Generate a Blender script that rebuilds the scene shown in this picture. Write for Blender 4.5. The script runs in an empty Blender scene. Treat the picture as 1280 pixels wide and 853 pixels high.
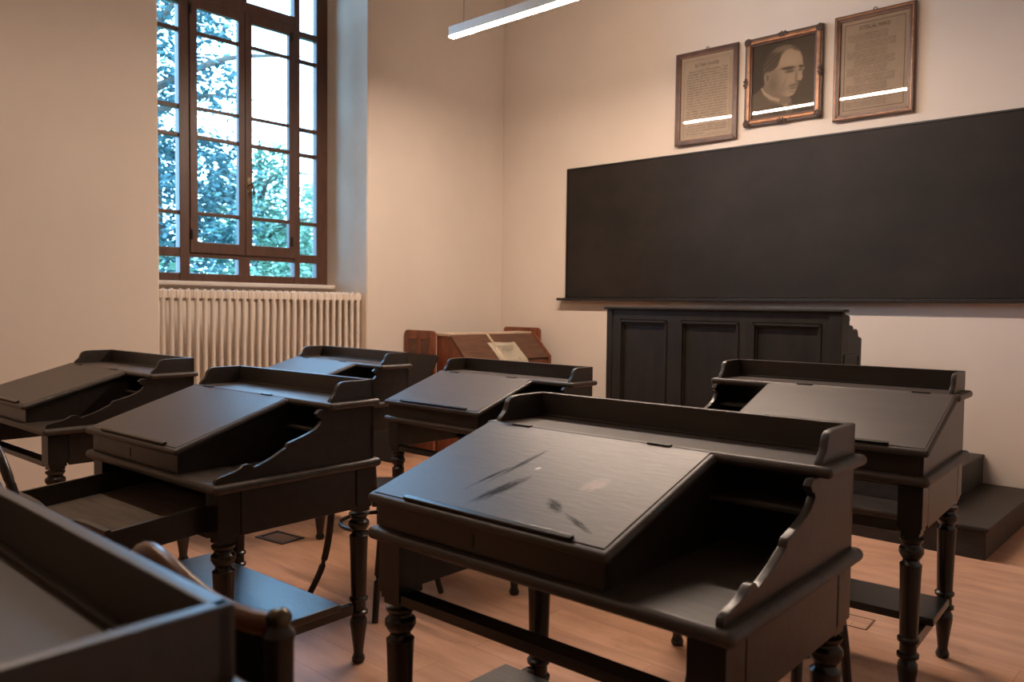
import bpy, bmesh, math, random
from mathutils import Vector, Matrix
R = math.radians
scene = bpy.context.scene
col = scene.collection

# ------------------------------------------------------------------ materials
def mat(name, base, rough=.5, spec=.5, noise=0.0, nscale=8.0, stretch=(1, 1, 1), bump=0.0, bscale=60.0,
        dark=None, metal=0.0, coat=0.0, rvar=0.0):
    m = bpy.data.materials.new(name); m.use_nodes = True
    nt = m.node_tree; N = nt.nodes; L = nt.links
    b = N['Principled BSDF']
    b.inputs['Base Color'].default_value = (*base, 1)
    b.inputs['Roughness'].default_value = rough
    b.inputs['Specular IOR Level'].default_value = spec
    b.inputs['Metallic'].default_value = metal
    b.inputs['Coat Weight'].default_value = coat
    tc = N.new('ShaderNodeTexCoord'); mp = N.new('ShaderNodeMapping')
    mp.inputs['Scale'].default_value = stretch
    L.new(tc.outputs['Object'], mp.inputs['Vector'])
    if noise > 0:
        n = N.new('ShaderNodeTexNoise'); n.inputs['Scale'].default_value = nscale
        n.inputs['Detail'].default_value = 6; n.inputs['Roughness'].default_value = .6
        L.new(mp.outputs['Vector'], n.inputs['Vector'])
        r = N.new('ShaderNodeValToRGB')
        d = dark or tuple(c * (1 - noise) for c in base)
        r.color_ramp.elements[0].position = .3; r.color_ramp.elements[0].color = (*d, 1)
        r.color_ramp.elements[1].position = .72
        r.color_ramp.elements[1].color = (*[min(1, c * (1 + noise * .6)) for c in base], 1)
        L.new(n.outputs['Fac'], r.inputs['Fac']); L.new(r.outputs['Color'], b.inputs['Base Color'])
        if rvar > 0:
            mr = N.new('ShaderNodeMapRange')
            mr.inputs['To Min'].default_value = rough - rvar; mr.inputs['To Max'].default_value = rough + rvar
            L.new(n.outputs['Fac'], mr.inputs['Value']); L.new(mr.outputs['Result'], b.inputs['Roughness'])
    if bump > 0:
        n2 = N.new('ShaderNodeTexNoise'); n2.inputs['Scale'].default_value = bscale; n2.inputs['Detail'].default_value = 5
        L.new(mp.outputs['Vector'], n2.inputs['Vector'])
        bu = N.new('ShaderNodeBump'); bu.inputs['Strength'].default_value = bump; bu.inputs['Distance'].default_value = .01
        L.new(n2.outputs['Fac'], bu.inputs['Height']); L.new(bu.outputs['Normal'], b.inputs['Normal'])
    return m

M = {}
M['black'] = mat('black_painted_wood', (.025, .0185, .0145), .30, .5, .35, 5, (1, 6, 6), .05, 14)
M['top'] = mat('lightened_black_top', (.048, .037, .030), .44, .5, .4, 5, (1, 6, 6), .08, 14)  # black raised in tone to stand in for light caught on rounded edges
M['gal'] = mat('black_gallery_paint', (.034, .026, .021), .36, .6, .35, 5, (1, 6, 6), .05, 14)
M['blackleg'] = mat('black_turned_wood', (.012, .0095, .008), .27, .5, .3, 8, (4, 4, 1), .05, 20)
M['lid'] = mat('black_lid_paint', (.060, .045, .037), .41, .55, .30, 4, (1.2, 5, 5), .06, 18, rvar=.05)
M['inner'] = mat('unvarnished_dark_wood', (.050, .040, .031), .6, .3, .35, 5, (1, 6, 6), .1, 20)
M['drawerbottom'] = mat('pale_dusty_drawer_wood', (.15, .115, .09), .65, .3, .35, 5, (1, 6, 6), .1, 20)
M['foot'] = mat('black_footboard_paint', (.024, .021, .019), .30, .6, .3, 5, (1, 6, 6), .08, 20)
M['dais'] = mat('worn_black_platform', (.026, .0195, .015), .5, .35, .6, 9, (1, 3, 3), .2, 30)
M['lectern'] = mat('black_lectern_paint', (.019, .0155, .0125), .45, .22, .3, 4, (4, 4, 1), .1, 18)
M['board'] = mat('blackboard_slate', (.020, .0155, .013), .62, .22, .40, 1.6, (1, 1, 1.4), .05, 60)
M['boardframe'] = mat('blackboard_edge', (.012, .010, .009), .5, .4)
M['redwood'] = mat('red_brown_wood', (.22, .068, .030), .38, .5, .5, 5, (7, 7, 1), .08, 20)
M['brownlid'] = mat('dusty_brown_wood', (.115, .050, .028), .45, .45, .4, 5, (6, 1, 6), .08, 20)
M['ridge'] = mat('worn_pale_brown_strip', (.58, .44, .32), .35, .5, .2, 8)
M['window'] = mat('brown_window_wood', (.105, .046, .026), .42, .5, .35, 5, (6, 6, 1), .05, 30)
M['metal'] = mat('aged_brass', (.30, .22, .12), .35, .5, .4, 30, metal=1.0)
M['steel'] = mat('worn_steel', (.42, .40, .38), .3, .5, .3, 30, metal=1.0)
M['finial'] = mat('tarnished_finial_brass', (.10, .075, .045), .30, .5, .5, 60, metal=.8)
M['dark'] = mat('dark_iron', (.010, .009, .008), .4, .5)
M['radiator'] = mat('cream_radiator_enamel', (.74, .66, .57), .35, .5, .06, 6)
M['wall'] = mat('cream_plaster', (.70, .615, .535), .85, .2, .05, 1.3, (1, 1, 1), .12, 7)
M['niche'] = mat('brightened_reveal_plaster', (.86, .76, .64), .85, .2, .08, 2.2, (1, 1, 1), .15, 9)  # wall plaster lightened and warmed, brightness of the lit reveal put into colour
M['ceil'] = mat('white_ceiling_paint', (.74, .70, .64), .9, .2, .04, 2)
M['sill'] = mat('painted_sill', (.72, .64, .56), .5, .4, .06, 6)
M['lampbody'] = mat('warm_tinted_lamp_white', (.84, .70, .55), .4, .5)  # white paint tinted cream in place of warm light on the body
M['cable'] = mat('grey_cable', (.10, .09, .08), .5, .4)
M['frame_brown'] = mat('varnished_frame_wood', (.085, .033, .017), .38, .5, .5, 14, (1, 1, 1), .1, 60)
M['frame_gold'] = mat('bronze_gilt_moulding', (.33, .15, .068), .38, .5, .45, 20, (1, 1, 1), .1, 60, metal=.35)
M['frame_mid'] = mat('red_brown_frame_edge', (.19, .085, .042), .4, .5, .4, 20)
M['frame_orn'] = mat('dark_carved_ornament', (.07, .036, .022), .45, .5, .5, 40, (1, 1, 1), .3, 80)
M['paper'] = mat('yellowed_paper', (.60, .48, .38), .8, .2, .12, 6)
M['ink'] = mat('printed_ink', (.045, .03, .02), .8, .2)
M['faint_ink'] = mat('faded_printed_ink', (.15, .10, .065), .8, .2)
M['note'] = mat('cream_note_paper', (.74, .66, .52), .8, .2, .05, 8)
M['noteink'] = mat('grey_note_ink', (.42, .37, .29), .8, .2)
M['bentwood'] = mat('dark_bentwood', (.022, .014, .011), .28, .5, .3, 10, (1, 1, 1), .03, 30)
M['chairrail'] = mat('polished_brown_rail', (.16, .062, .028), .28, .5, .4, 8, (1, 1, 1), .04, 30)
M['chaircover'] = mat('dark_leatherette', (.012, .010, .009), .45, .4, .2, 30, (1, 1, 1), .1, 90)
M['bark'] = mat('tree_bark', (.10, .08, .065), .9, .2, .5, 8, (4, 4, 1), .4, 20)
M['leafA'] = mat('deep_green_leaves', (.055, .13, .14), .6, .3, .5, .9)
M['leafB'] = mat('bright_green_leaves', (.15, .27, .19), .6, .3, .5, .9)
M['leafC'] = mat('pale_green_leaves', (.22, .34, .26), .6, .3, .5, .9)
M['lawn'] = mat('grass_ground', (.20, .28, .14), .9, .2, .4, 3)
M['outlet'] = mat('floor_outlet_metal', (.16, .09, .06), .5, .5)

def emission(name, colr, s):
    m = bpy.data.materials.new(name); m.use_nodes = True
    nt = m.node_tree; nt.nodes.clear()
    e = nt.nodes.new('ShaderNodeEmission'); o = nt.nodes.new('ShaderNodeOutputMaterial')
    e.inputs[0].default_value = (*colr, 1); e.inputs[1].default_value = s
    nt.links.new(e.outputs[0], o.inputs[0]); return m
M['lamp'] = emission('lamp_diffuser_light', (1, .77, .61), 288)
M['lamp_added'] = emission('added_lamp_diffuser_light', (1, .77, .60), 76)  # weaker emission for the added lamp out of view

def glassmat(name, tint, gl):
    m = bpy.data.materials.new(name); m.use_nodes = True
    nt = m.node_tree; N = nt.nodes; N.clear(); L = nt.links
    t = N.new('ShaderNodeBsdfTransparent'); t.inputs[0].default_value = (*tint, 1)
    g = N.new('ShaderNodeBsdfGlossy'); g.inputs['Roughness'].default_value = .015
    f = N.new('ShaderNodeFresnel'); f.inputs['IOR'].default_value = gl
    mx = N.new('ShaderNodeMixShader'); o = N.new('ShaderNodeOutputMaterial')
    L.new(f.outputs[0], mx.inputs[0]); L.new(t.outputs[0], mx.inputs[1]); L.new(g.outputs[0], mx.inputs[2])
    L.new(mx.outputs[0], o.inputs[0]); return m
M['glass'] = glassmat('window_glass', (.86, .95, 1.0), 1.40)
M['picglass'] = glassmat('picture_glass', (.96, .96, .96), 1.45)

def floor_mat():
    m = bpy.data.materials.new('worn_parquet_floor'); m.use_nodes = True
    nt = m.node_tree; N = nt.nodes; L = nt.links; b = N['Principled BSDF']
    tc = N.new('ShaderNodeTexCoord'); mp = N.new('ShaderNodeMapping'); L.new(tc.outputs['Object'], mp.inputs[0])
    br = N.new('ShaderNodeTexBrick'); br.offset = .37; br.inputs['Scale'].default_value = 1.0
    br.inputs['Brick Width'].default_value = 1.5; br.inputs['Row Height'].default_value = .17
    br.inputs['Mortar Size'].default_value = .0015; br.inputs['Mortar Smooth'].default_value = .3
    br.inputs['Color1'].default_value = (.50, .27, .165, 1); br.inputs['Color2'].default_value = (.58, .32, .20, 1)
    br.inputs['Mortar'].default_value = (.34, .17, .10, 1); br.inputs['Bias'].default_value = 0
    L.new(mp.outputs[0], br.inputs['Vector'])
    m2 = N.new('ShaderNodeMapping'); m2.inputs['Scale'].default_value = (1.6, 7, 1); L.new(tc.outputs['Object'], m2.inputs[0])
    n = N.new('ShaderNodeTexNoise'); n.inputs['Scale'].default_value = 2.2; n.inputs['Detail'].default_value = 7
    L.new(m2.outputs[0], n.inputs['Vector'])
    r = N.new('ShaderNodeValToRGB'); r.color_ramp.elements[0].color = (.78, .76, .74, 1); r.color_ramp.elements[1].color = (1.12, 1.12, 1.12, 1)
    r.color_ramp.elements[0].position = .3; r.color_ramp.elements[1].position = .7
    L.new(n.outputs['Fac'], r.inputs[0])
    n3 = N.new('ShaderNodeTexNoise'); n3.inputs['Scale'].default_value = 5; n3.inputs['Detail'].default_value = 8; n3.inputs['Roughness'].default_value = .7
    L.new(tc.outputs['Object'], n3.inputs['Vector'])
    r3 = N.new('ShaderNodeValToRGB'); r3.color_ramp.elements[0].color = (.6, .55, .52, 1); r3.color_ramp.elements[0].position = .27
    r3.color_ramp.elements[1].color = (1, 1, 1, 1); r3.color_ramp.elements[1].position = .43
    L.new(n3.outputs['Fac'], r3.inputs[0])
    mu = N.new('ShaderNodeMix'); mu.data_type = 'RGBA'; mu.blend_type = 'MULTIPLY'; mu.inputs[0].default_value = 1
    L.new(br.outputs['Color'], mu.inputs[6]); L.new(r.outputs[0], mu.inputs[7])
    mv = N.new('ShaderNodeMix'); mv.data_type = 'RGBA'; mv.blend_type = 'MULTIPLY'; mv.inputs[0].default_value = .6
    L.new(mu.outputs[2], mv.inputs[6]); L.new(r3.outputs[0], mv.inputs[7])
    L.new(mv.outputs[2], b.inputs['Base Color'])
    b.inputs['Roughness'].default_value = .38; b.inputs['Specular IOR Level'].default_value = .4
    bu = N.new('ShaderNodeBump'); bu.inputs['Strength'].default_value = .15; bu.inputs['Distance'].default_value = .01
    L.new(n.outputs['Fac'], bu.inputs['Height']); L.new(bu.outputs['Normal'], b.inputs['Normal'])
    return m
M['floor'] = floor_mat()

def scuffed_lid():
    """lid of the front desk: rubbed black streaks and a paler pinkish patch"""
    m = M['lid'].copy(); m.name = 'scuffed_lid_paint'
    nt = m.node_tree; N = nt.nodes; L = nt.links; b = N['Principled BSDF']
    src = b.inputs['Base Color'].links[0].from_socket
    tc = N.new('ShaderNodeTexCoord')
    def blob(cx, cy, sx, sy, rot, nscale, lo, hi):
        mp = N.new('ShaderNodeMapping'); mp.vector_type = 'TEXTURE'
        mp.inputs['Location'].default_value = (cx, cy, 0); mp.inputs['Rotation'].default_value = (0, 0, rot)
        mp.inputs['Scale'].default_value = (sx, sy, 10)
        L.new(tc.outputs['Object'], mp.inputs[0])
        g = N.new('ShaderNodeTexGradient'); g.gradient_type = 'SPHERICAL'; L.new(mp.outputs[0], g.inputs[0])
        n = N.new('ShaderNodeTexNoise'); n.inputs['Scale'].default_value = nscale; n.inputs['Detail'].default_value = 5
        L.new(mp.outputs[0], n.inputs['Vector'])
        mm = N.new('ShaderNodeMath'); mm.operation = 'MULTIPLY'; L.new(g.outputs['Fac'], mm.inputs[0]); L.new(n.outputs['Fac'], mm.inputs[1])
        mr = N.new('ShaderNodeMapRange'); mr.inputs['From Min'].default_value = lo; mr.inputs['From Max'].default_value = hi
        L.new(mm.outputs[0], mr.inputs['Value']); return mr.outputs['Result']
    cur = src; dk = None
    for args, c in (((-.148, -.200, .105, .026, 1.22, 2.2, .10, .34), (.003, .003, .003)),
                    ((-.185, -.09, .15, .016, 1.40, 3.4, .16, .40), (.005, .005, .005)),
                    ((-.215, -.16, .10, .012, 1.30, 3.4, .16, .40), (.005, .005, .005)),
                    ((.015, -.212, .055, .022, -.5, 2.6, .14, .36), (.005, .004, .004)),
                    ((.10, -.25, .10, .014, -.40, 3.0, .18, .42), (.008, .007, .006)),
                    ((.046, -.115, .052, .036, 1.2, 2.0, .10, .40), (.20, .13, .10)),
                    ((-.13, -.090, .012, .006, .9, 1.0, .1, .3), (.40, .34, .30)),
                    ((-.368, .153, .007, .006, .3, 1.0, .1, .3), (.45, .42, .38))):
        f = blob(*args)
        mx = N.new('ShaderNodeMix'); mx.data_type = 'RGBA'; mx.inputs[7].default_value = (*c, 1)
        L.new(f, mx.inputs[0]); L.new(cur, mx.inputs[6]); cur = mx.outputs[2]
        if c[0] < .01:
            if dk is None: dk = f
            else:
                mxm = N.new('ShaderNodeMath'); mxm.operation = 'MAXIMUM'; L.new(dk, mxm.inputs[0]); L.new(f, mxm.inputs[1]); dk = mxm.outputs[0]
    L.new(cur, b.inputs['Base Color'])
    ms = N.new('ShaderNodeMapRange'); ms.inputs['To Min'].default_value = .55; ms.inputs['To Max'].default_value = .06
    L.new(dk, ms.inputs['Value']); L.new(ms.outputs['Result'], b.inputs['Specular IOR Level'])
    return m
M['lid_scuffed'] = scuffed_lid()

# ------------------------------------------------------------------ mesh helpers
def join(bm, tmp):
    me = bpy.data.meshes.new('t'); tmp.to_mesh(me); tmp.free(); bm.from_mesh(me); bpy.data.meshes.remove(me)
def box(bm, x0, x1, y0, y1, z0, z1, bev=.003, seg=2, f=None):
    t = bmesh.new(); bmesh.ops.create_cube(t, size=1)
    for v in t.verts:
        v.co = Vector(((x0 + x1) / 2 + v.co.x * (x1 - x0), (y0 + y1) / 2 + v.co.y * (y1 - y0), (z0 + z1) / 2 + v.co.z * (z1 - z0)))
    bev = min(bev, .49 * min(abs(x1 - x0), abs(y1 - y0), abs(z1 - z0)))
    if bev > 0: bmesh.ops.bevel(t, geom=t.edges[:], offset=bev, segments=seg, profile=.5, affect='EDGES', clamp_overlap=True)
    if f:
        for v in t.verts: v.co = Vector(f(v.co))
    join(bm, t); return bm
def prism(bm, pts, a0, a1, axis='x', bev=.002):
    """extrude an outline; axis 'x': pts are (y,z); 'y': pts are (x,z); 'z': pts are (x,y)"""
    t = bmesh.new()
    def mk(p, a): return {'x': (a, p[0], p[1]), 'y': (p[0], a, p[1]), 'z': (p[0], p[1], a)}[axis]
    A = [t.verts.new(mk(p, a0)) for p in pts]; B = [t.verts.new(mk(p, a1)) for p in pts]
    t.faces.new(A); t.faces.new(B[::-1])
    n = len(pts)
    for i in range(n): t.faces.new((A[i], B[i], B[(i + 1) % n], A[(i + 1) % n]))
    bmesh.ops.recalc_face_normals(t, faces=t.faces[:])
    if bev > 0:
        ed = [e for e in t.edges if len({f for f in e.link_faces if len(f.verts) > 4 or n <= 4}) >= 1 and
              abs({'x': e.verts[0].co.x - e.verts[1].co.x, 'y': e.verts[0].co.y - e.verts[1].co.y, 'z': e.verts[0].co.z - e.verts[1].co.z}[axis]) < 1e-6]
        bmesh.ops.bevel(t, geom=ed, offset=bev, segments=2, profile=.5, affect='EDGES', clamp_overlap=True)
    join(bm, t); return bm
def lathe(bm, prof, cx=0, cy=0, n=20, M4=None):
    t = bmesh.new(); rings = []
    for r, z in prof:
        rings.append([t.verts.new((cx + r * math.cos(2 * math.pi * i / n), cy + r * math.sin(2 * math.pi * i / n), z)) for i in range(n)])
    for a, b in zip(rings, rings[1:]):
        for i in range(n): t.faces.new((a[i], a[(i + 1) % n], b[(i + 1) % n], b[i]))
    t.faces.new(rings[0][::-1]); t.faces.new(rings[-1])
    bmesh.ops.recalc_face_normals(t, faces=t.faces[:])
    if M4: bmesh.ops.transform(t, matrix=M4, verts=t.verts[:])
    join(bm, t); return bm
def spline(pts, k=8, closed=False):
    P = [Vector(p) for p in pts]; out = []; n = len(P)
    rng = range(n if closed else n - 1)
    for i in rng:
        if closed: p0, p1, p2, p3 = P[(i - 1) % n], P[i], P[(i + 1) % n], P[(i + 2) % n]
        else: p0, p1, p2, p3 = P[max(i - 1, 0)], P[i], P[i + 1], P[min(i + 2, n - 1)]
        for j in range(k):
            t = j / k
            out.append(.5 * ((2 * p1) + (p2 - p0) * t + (2 * p0 - 5 * p1 + 4 * p2 - p3) * t * t + (3 * p1 - p0 - 3 * p2 + p3) * t ** 3))
    if not closed: out.append(P[-1])
    return out
def tube(bm, pts, r, n=10, closed=False, flat=1.0):
    t = bmesh.new(); rings = []; m = len(pts); up = Vector((0, 0, 1))
    for i, p in enumerate(pts):
        p = Vector(p)
        a = Vector(pts[(i - 1) % m] if closed else pts[max(i - 1, 0)]); b = Vector(pts[(i + 1) % m] if closed else pts[min(i + 1, m - 1)])
        d = (b - a).normalized()
        s = d.cross(up) if abs(d.z) < .95 else d.cross(Vector((0, 1, 0)))
        s.normalize(); u = s.cross(d)
        rr = r(i / (m - 1)) if callable(r) else r
        rings.append([t.verts.new(p + s * rr * flat * math.cos(2 * math.pi * k / n) + u * rr * math.sin(2 * math.pi * k / n)) for k in range(n)])
    prs = list(zip(rings, rings[1:])) + ([(rings[-1], rings[0])] if closed else [])
    for a, b in prs:
        for k in range(n): t.faces.new((a[k], a[(k + 1) % n], b[(k + 1) % n], b[k]))
    if not closed: t.faces.new(rings[0][::-1]); t.faces.new(rings[-1])
    bmesh.ops.recalc_face_normals(t, faces=t.faces[:])
    join(bm, t); return bm
def obj(name, bm, m, parent=None, loc=None, smooth=True):
    me = bpy.data.meshes.new(name); bm.to_mesh(me); bm.free()
    if smooth:
        me.polygons.foreach_set('use_smooth', [True] * len(me.polygons)); me.set_sharp_from_angle(angle=R(38))
    me.materials.append(m)
    o = bpy.data.objects.new(name, me); col.objects.link(o)
    if smooth:
        wn = o.modifiers.new('weighted_normals', 'WEIGHTED_NORMAL'); wn.keep_sharp = True; wn.weight = 80
    if parent: o.parent = parent
    if loc: o.location = loc
    return o
def thing(name, label, cat, loc=(0, 0, 0), rz=0, group=None):
    o = bpy.data.objects.new(name, None); col.objects.link(o); o.empty_display_size = .1
    o.location = loc; o.rotation_euler = (0, 0, rz); return tag(o, label, cat, group)
def tag(o, label, cat, group=None):
    o['label'] = label; o['category'] = cat
    if group: o['group'] = group
    return o
def struct(name, bm, m, parent=None, smooth=True):
    o = obj(name, bm, m, parent, smooth=smooth)
    if not parent: o['kind'] = 'structure'
    return o
def dup(o, parent=None):
    c = o.copy(); col.objects.link(c)
    if parent: c.parent = parent
    for ch in list(o.children): dup(ch, c)
    return c
NB = bmesh.new

# ------------------------------------------------------------------ room shell
XL, YW, ZC = -5.394, 5.70, 5.4
XR, YB = 1.25, -2.6
ND, NY0, NY1, NX = .62, 2.365, 4.089, -5.985      # window niche
struct('floor', box(NB(), XL - .7, XR + .1, YB - .1, YW + .1, -.08, 0, 0), M['floor'], smooth=False)
struct('ceiling', box(NB(), XL - .7, XR + .1, YB - .1, YW + .1, ZC, ZC + .1, 0), M['ceil'], smooth=False)
struct('wall_back', box(NB(), XL - .65, XR + .1, YW, YW + .15, 0, ZC, 0), M['wall'], smooth=False)
struct('wall_right', box(NB(), XR, XR + .12, YB, YW, 0, ZC, 0), M['wall'], smooth=False)
struct('wall_front', box(NB(), XL - .65, XR + .1, YB - .12, YB, 0, ZC, 0), M['wall'], smooth=False)
w = NB()
box(w, XL - .65, XL, YB, NY0, 0, ZC, .004); box(w, XL - .65, XL, NY1, YW, 0, ZC, .004)
o = struct('wall_left', w, M['wall'], smooth=False)
w = NB()
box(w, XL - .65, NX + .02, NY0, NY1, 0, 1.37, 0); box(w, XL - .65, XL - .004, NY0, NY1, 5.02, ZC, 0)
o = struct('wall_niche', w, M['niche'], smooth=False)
# plaster skins of the two reveals, coloured paler than the walls to imitate light falling on them
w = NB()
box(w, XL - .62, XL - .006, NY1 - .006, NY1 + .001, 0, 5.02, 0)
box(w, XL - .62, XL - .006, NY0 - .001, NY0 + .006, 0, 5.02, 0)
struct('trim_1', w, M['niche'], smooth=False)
w = NB(); box(w, NX - .02, NX + .155, NY0 + .007, NY1 - .007, 1.365, 1.402, .012, 3)
struct('trim_2', w, M['sill'])

# ------------------------------------------------------------------ window
WX0, WX1 = -6.02, -5.955
root = bpy.data.objects.new('window_1', None); col.objects.link(root); root.location = (0, 0, 0); root['kind'] = 'structure'
fr = NB()
def wb(bm, y0, y1, z0, z1, x0=WX0, x1=WX1, bev=.006):
    k = .0015 if (y1 - y0) > (z1 - z0) else 0        # rails sit a hair behind the stiles
    box(bm, x0 + k, x1 - k, y0, y1, z0, z1, bev)
Y0, Y1, ZB, ZT = NY0 + .007, 4.081, 1.404, 5.02
wb(fr, Y0, Y0 + .10, ZB, ZT); wb(fr, 3.972, Y1, ZB, ZT)
wb(fr, Y0 + .001, Y1 - .001, ZB + .001, 1.465); wb(fr, Y0, Y1, 4.92, ZT)
wb(fr, 2.77, 2.848, ZB, ZT, WX0, WX1 + .008); wb(fr, 3.752, 3.805, ZB, ZT, WX0, WX1 + .008)
wb(fr, Y0, Y1, 1.585, 1.655); wb(fr, 2.80, 3.78, 3.535, 3.615, WX0, WX1 + .012)
wb(fr, 3.25, 3.35, 1.44, 1.60); wb(fr, 3.80, 4.0, 3.467, 3.516); wb(fr, Y0, 2.8, 3.467, 3.516)
wb(fr, 3.27, 3.33, 3.60, 4.95)
obj('window_frame', fr, M['window'], root)
mu = NB()
for z0, z1 in ((1.903, 1.933), (2.478, 2.510), (2.69, 2.722), (3.257, 3.287)):
    wb(mu, 3.80, 3.98, z0, z1, WX0 + .015, WX1 - .008, .004); wb(mu, Y0 + .05, 2.78, z0, z1, WX0 + .015, WX1 - .008, .004)
obj('glazing_bar', mu, M['window'], root)
g = NB(); box(g, WX0 + .030, WX0 + .034, Y0 + .05, Y1 - .05, ZB + .03, ZT - .03, 0)
obj('window_pane', g, M['glass'], root, smooth=False)
for nm, a, b in (('l', 2.849, 3.300), ('r', 3.302, 3.751)):
    c = NB(); cx0, cx1 = WX0 + .036, WX1 + .018
    wb(c, a, a + .06, 1.618, 3.535, cx0, cx1); wb(c, b - .055, b, 1.618, 3.535, cx0, cx1)
    wb(c, a + .001, b - .001, 1.619, 1.704, cx0, cx1); wb(c, a + .001, b - .001, 3.453, 3.534, cx0, cx1)
    for z0, z1 in ((1.904, 1.934), (2.480, 2.512), (2.700, 2.726), (3.257, 3.286)):
        wb(c, a + .04, b - .04, z0, z1, cx0 + .008, cx1 - .012, .004)
    co = obj('casement', c, M['window'], root)
    h = NB()
    hy = a + .02 if nm == 'l' else b - .02
    for z in (1.72, 3.40): lathe(h, [(.008, z), (.010, z + .004), (.010, z + .07), (.008, z + .075)], cx1 + .004, hy - .012, 10)
    obj('hinge', h, M['dark'], co)
    if nm == 'r':
        h = NB(); box(h, cx1, cx1 + .006, a + .014, a + .040, 2.12, 2.24, .003)
        tube(h, spline([(cx1 + .004, a + .027, 2.18), (cx1 + .04, a + .027, 2.18), (cx1 + .048, a + .035, 2.17), (cx1 + .046, a + .045, 2.13), (cx1 + .04, a + .05, 2.10)], 5), .008, 8)
        obj('handle', h, M['metal'], co)

# ------------------------------------------------------------------ radiator in the niche
rad = thing('radiator', 'cream column radiator standing in the niche under the tall window', 'radiator', (-5.53, 3.235, 0))
RN = 28
first = None
for i in range(RN):
    if first is None:
        b = NB()
        for x in (-.062, .062):
            pr = [(.002, .13), (.012, .135), (.017, .15), (.0165, .19), (.0155, .30), (.0155, 1.16), (.0165, 1.27), (.0165, 1.318), (.014, 1.330), (.008, 1.338), (.002, 1.340)]
            lathe(b, pr, x, 0, 12)
        box(b, -.074, .074, -.0305, .0305, 1.268, 1.330, .010, 3); box(b, -.08, .08, -.012, .012, .15, .215, .011, 3)
        box(b, -.02, .02, -.03, .03, 1.255, 1.285, .01); box(b, -.02, .02, -.03, .03, .17, .20, .01)
        first = obj('section', b, M['radiator'], rad); s = first
    else:
        s = first.copy(); col.objects.link(s); s.parent = rad
    s.location = (0, -.81 + i * .06, 0)
for y in (-.69, .69):
    b = NB(); box(b, -.09, .09, y - .012, y + .012, 0, .16, .005); obj('foot', b, M['radiator'], rad)

# ------------------------------------------------------------------ desks
W, D = .93, .637
ZT_ = .710
SCROLL = [(.385, .909), (.372, .897), (.380, .884), (.392, .880), (.396, .872), (.388, .862), (.370, .848), (.346, .838), (.318, .829), (.292, .822),
          (.270, .816), (.263, .811), (.259, .801), (.240, .793), (.215, .780), (.190, .770), (.165, .762), (.148, .757),
          (.141, .759), (.136, .766), (.124, .7695), (.110, .768), (.098, .760), (.080, .752), (.055, .747), (.035, .743), (.022, .739), (.016, .731), (.016, .721)]
LEG = [(.018, .000), (.022, .004), (.024, .014), (.020, .024), (.017, .034), (.020, .060), (.026, .105), (.0305, .135), (.0300, .152),
       (.024, .164), (.023, .168), (.0335, .174), (.0335, .183), (.026, .188), (.0255, .215), (.033, .221), (.0335, .230), (.0270, .236),
       (.0285, .30), (.0310, .40), (.0330, .445), (.0335, .452), (.026, .458), (.024, .466), (.031, .476), (.0375, .488), (.0365, .500), (.028, .508), (.027, .515), (.034, .522), (.036, .530)]
def slope(co, ly0=-.003, lz0=.799, ly1=.414, lz1=.928):
    """(x, s, t): s along the lid, t across its thickness (0 = top face)"""
    L_ = math.hypot(ly1 - ly0, lz1 - lz0); c, s_ = (ly1 - ly0) / L_, (lz1 - lz0) / L_
    return (co[0], ly0 + co[1] * c - co[2] * s_, lz0 + co[1] * s_ + co[2] * c)
LLEN = math.hypot(.417, .129)

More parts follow.
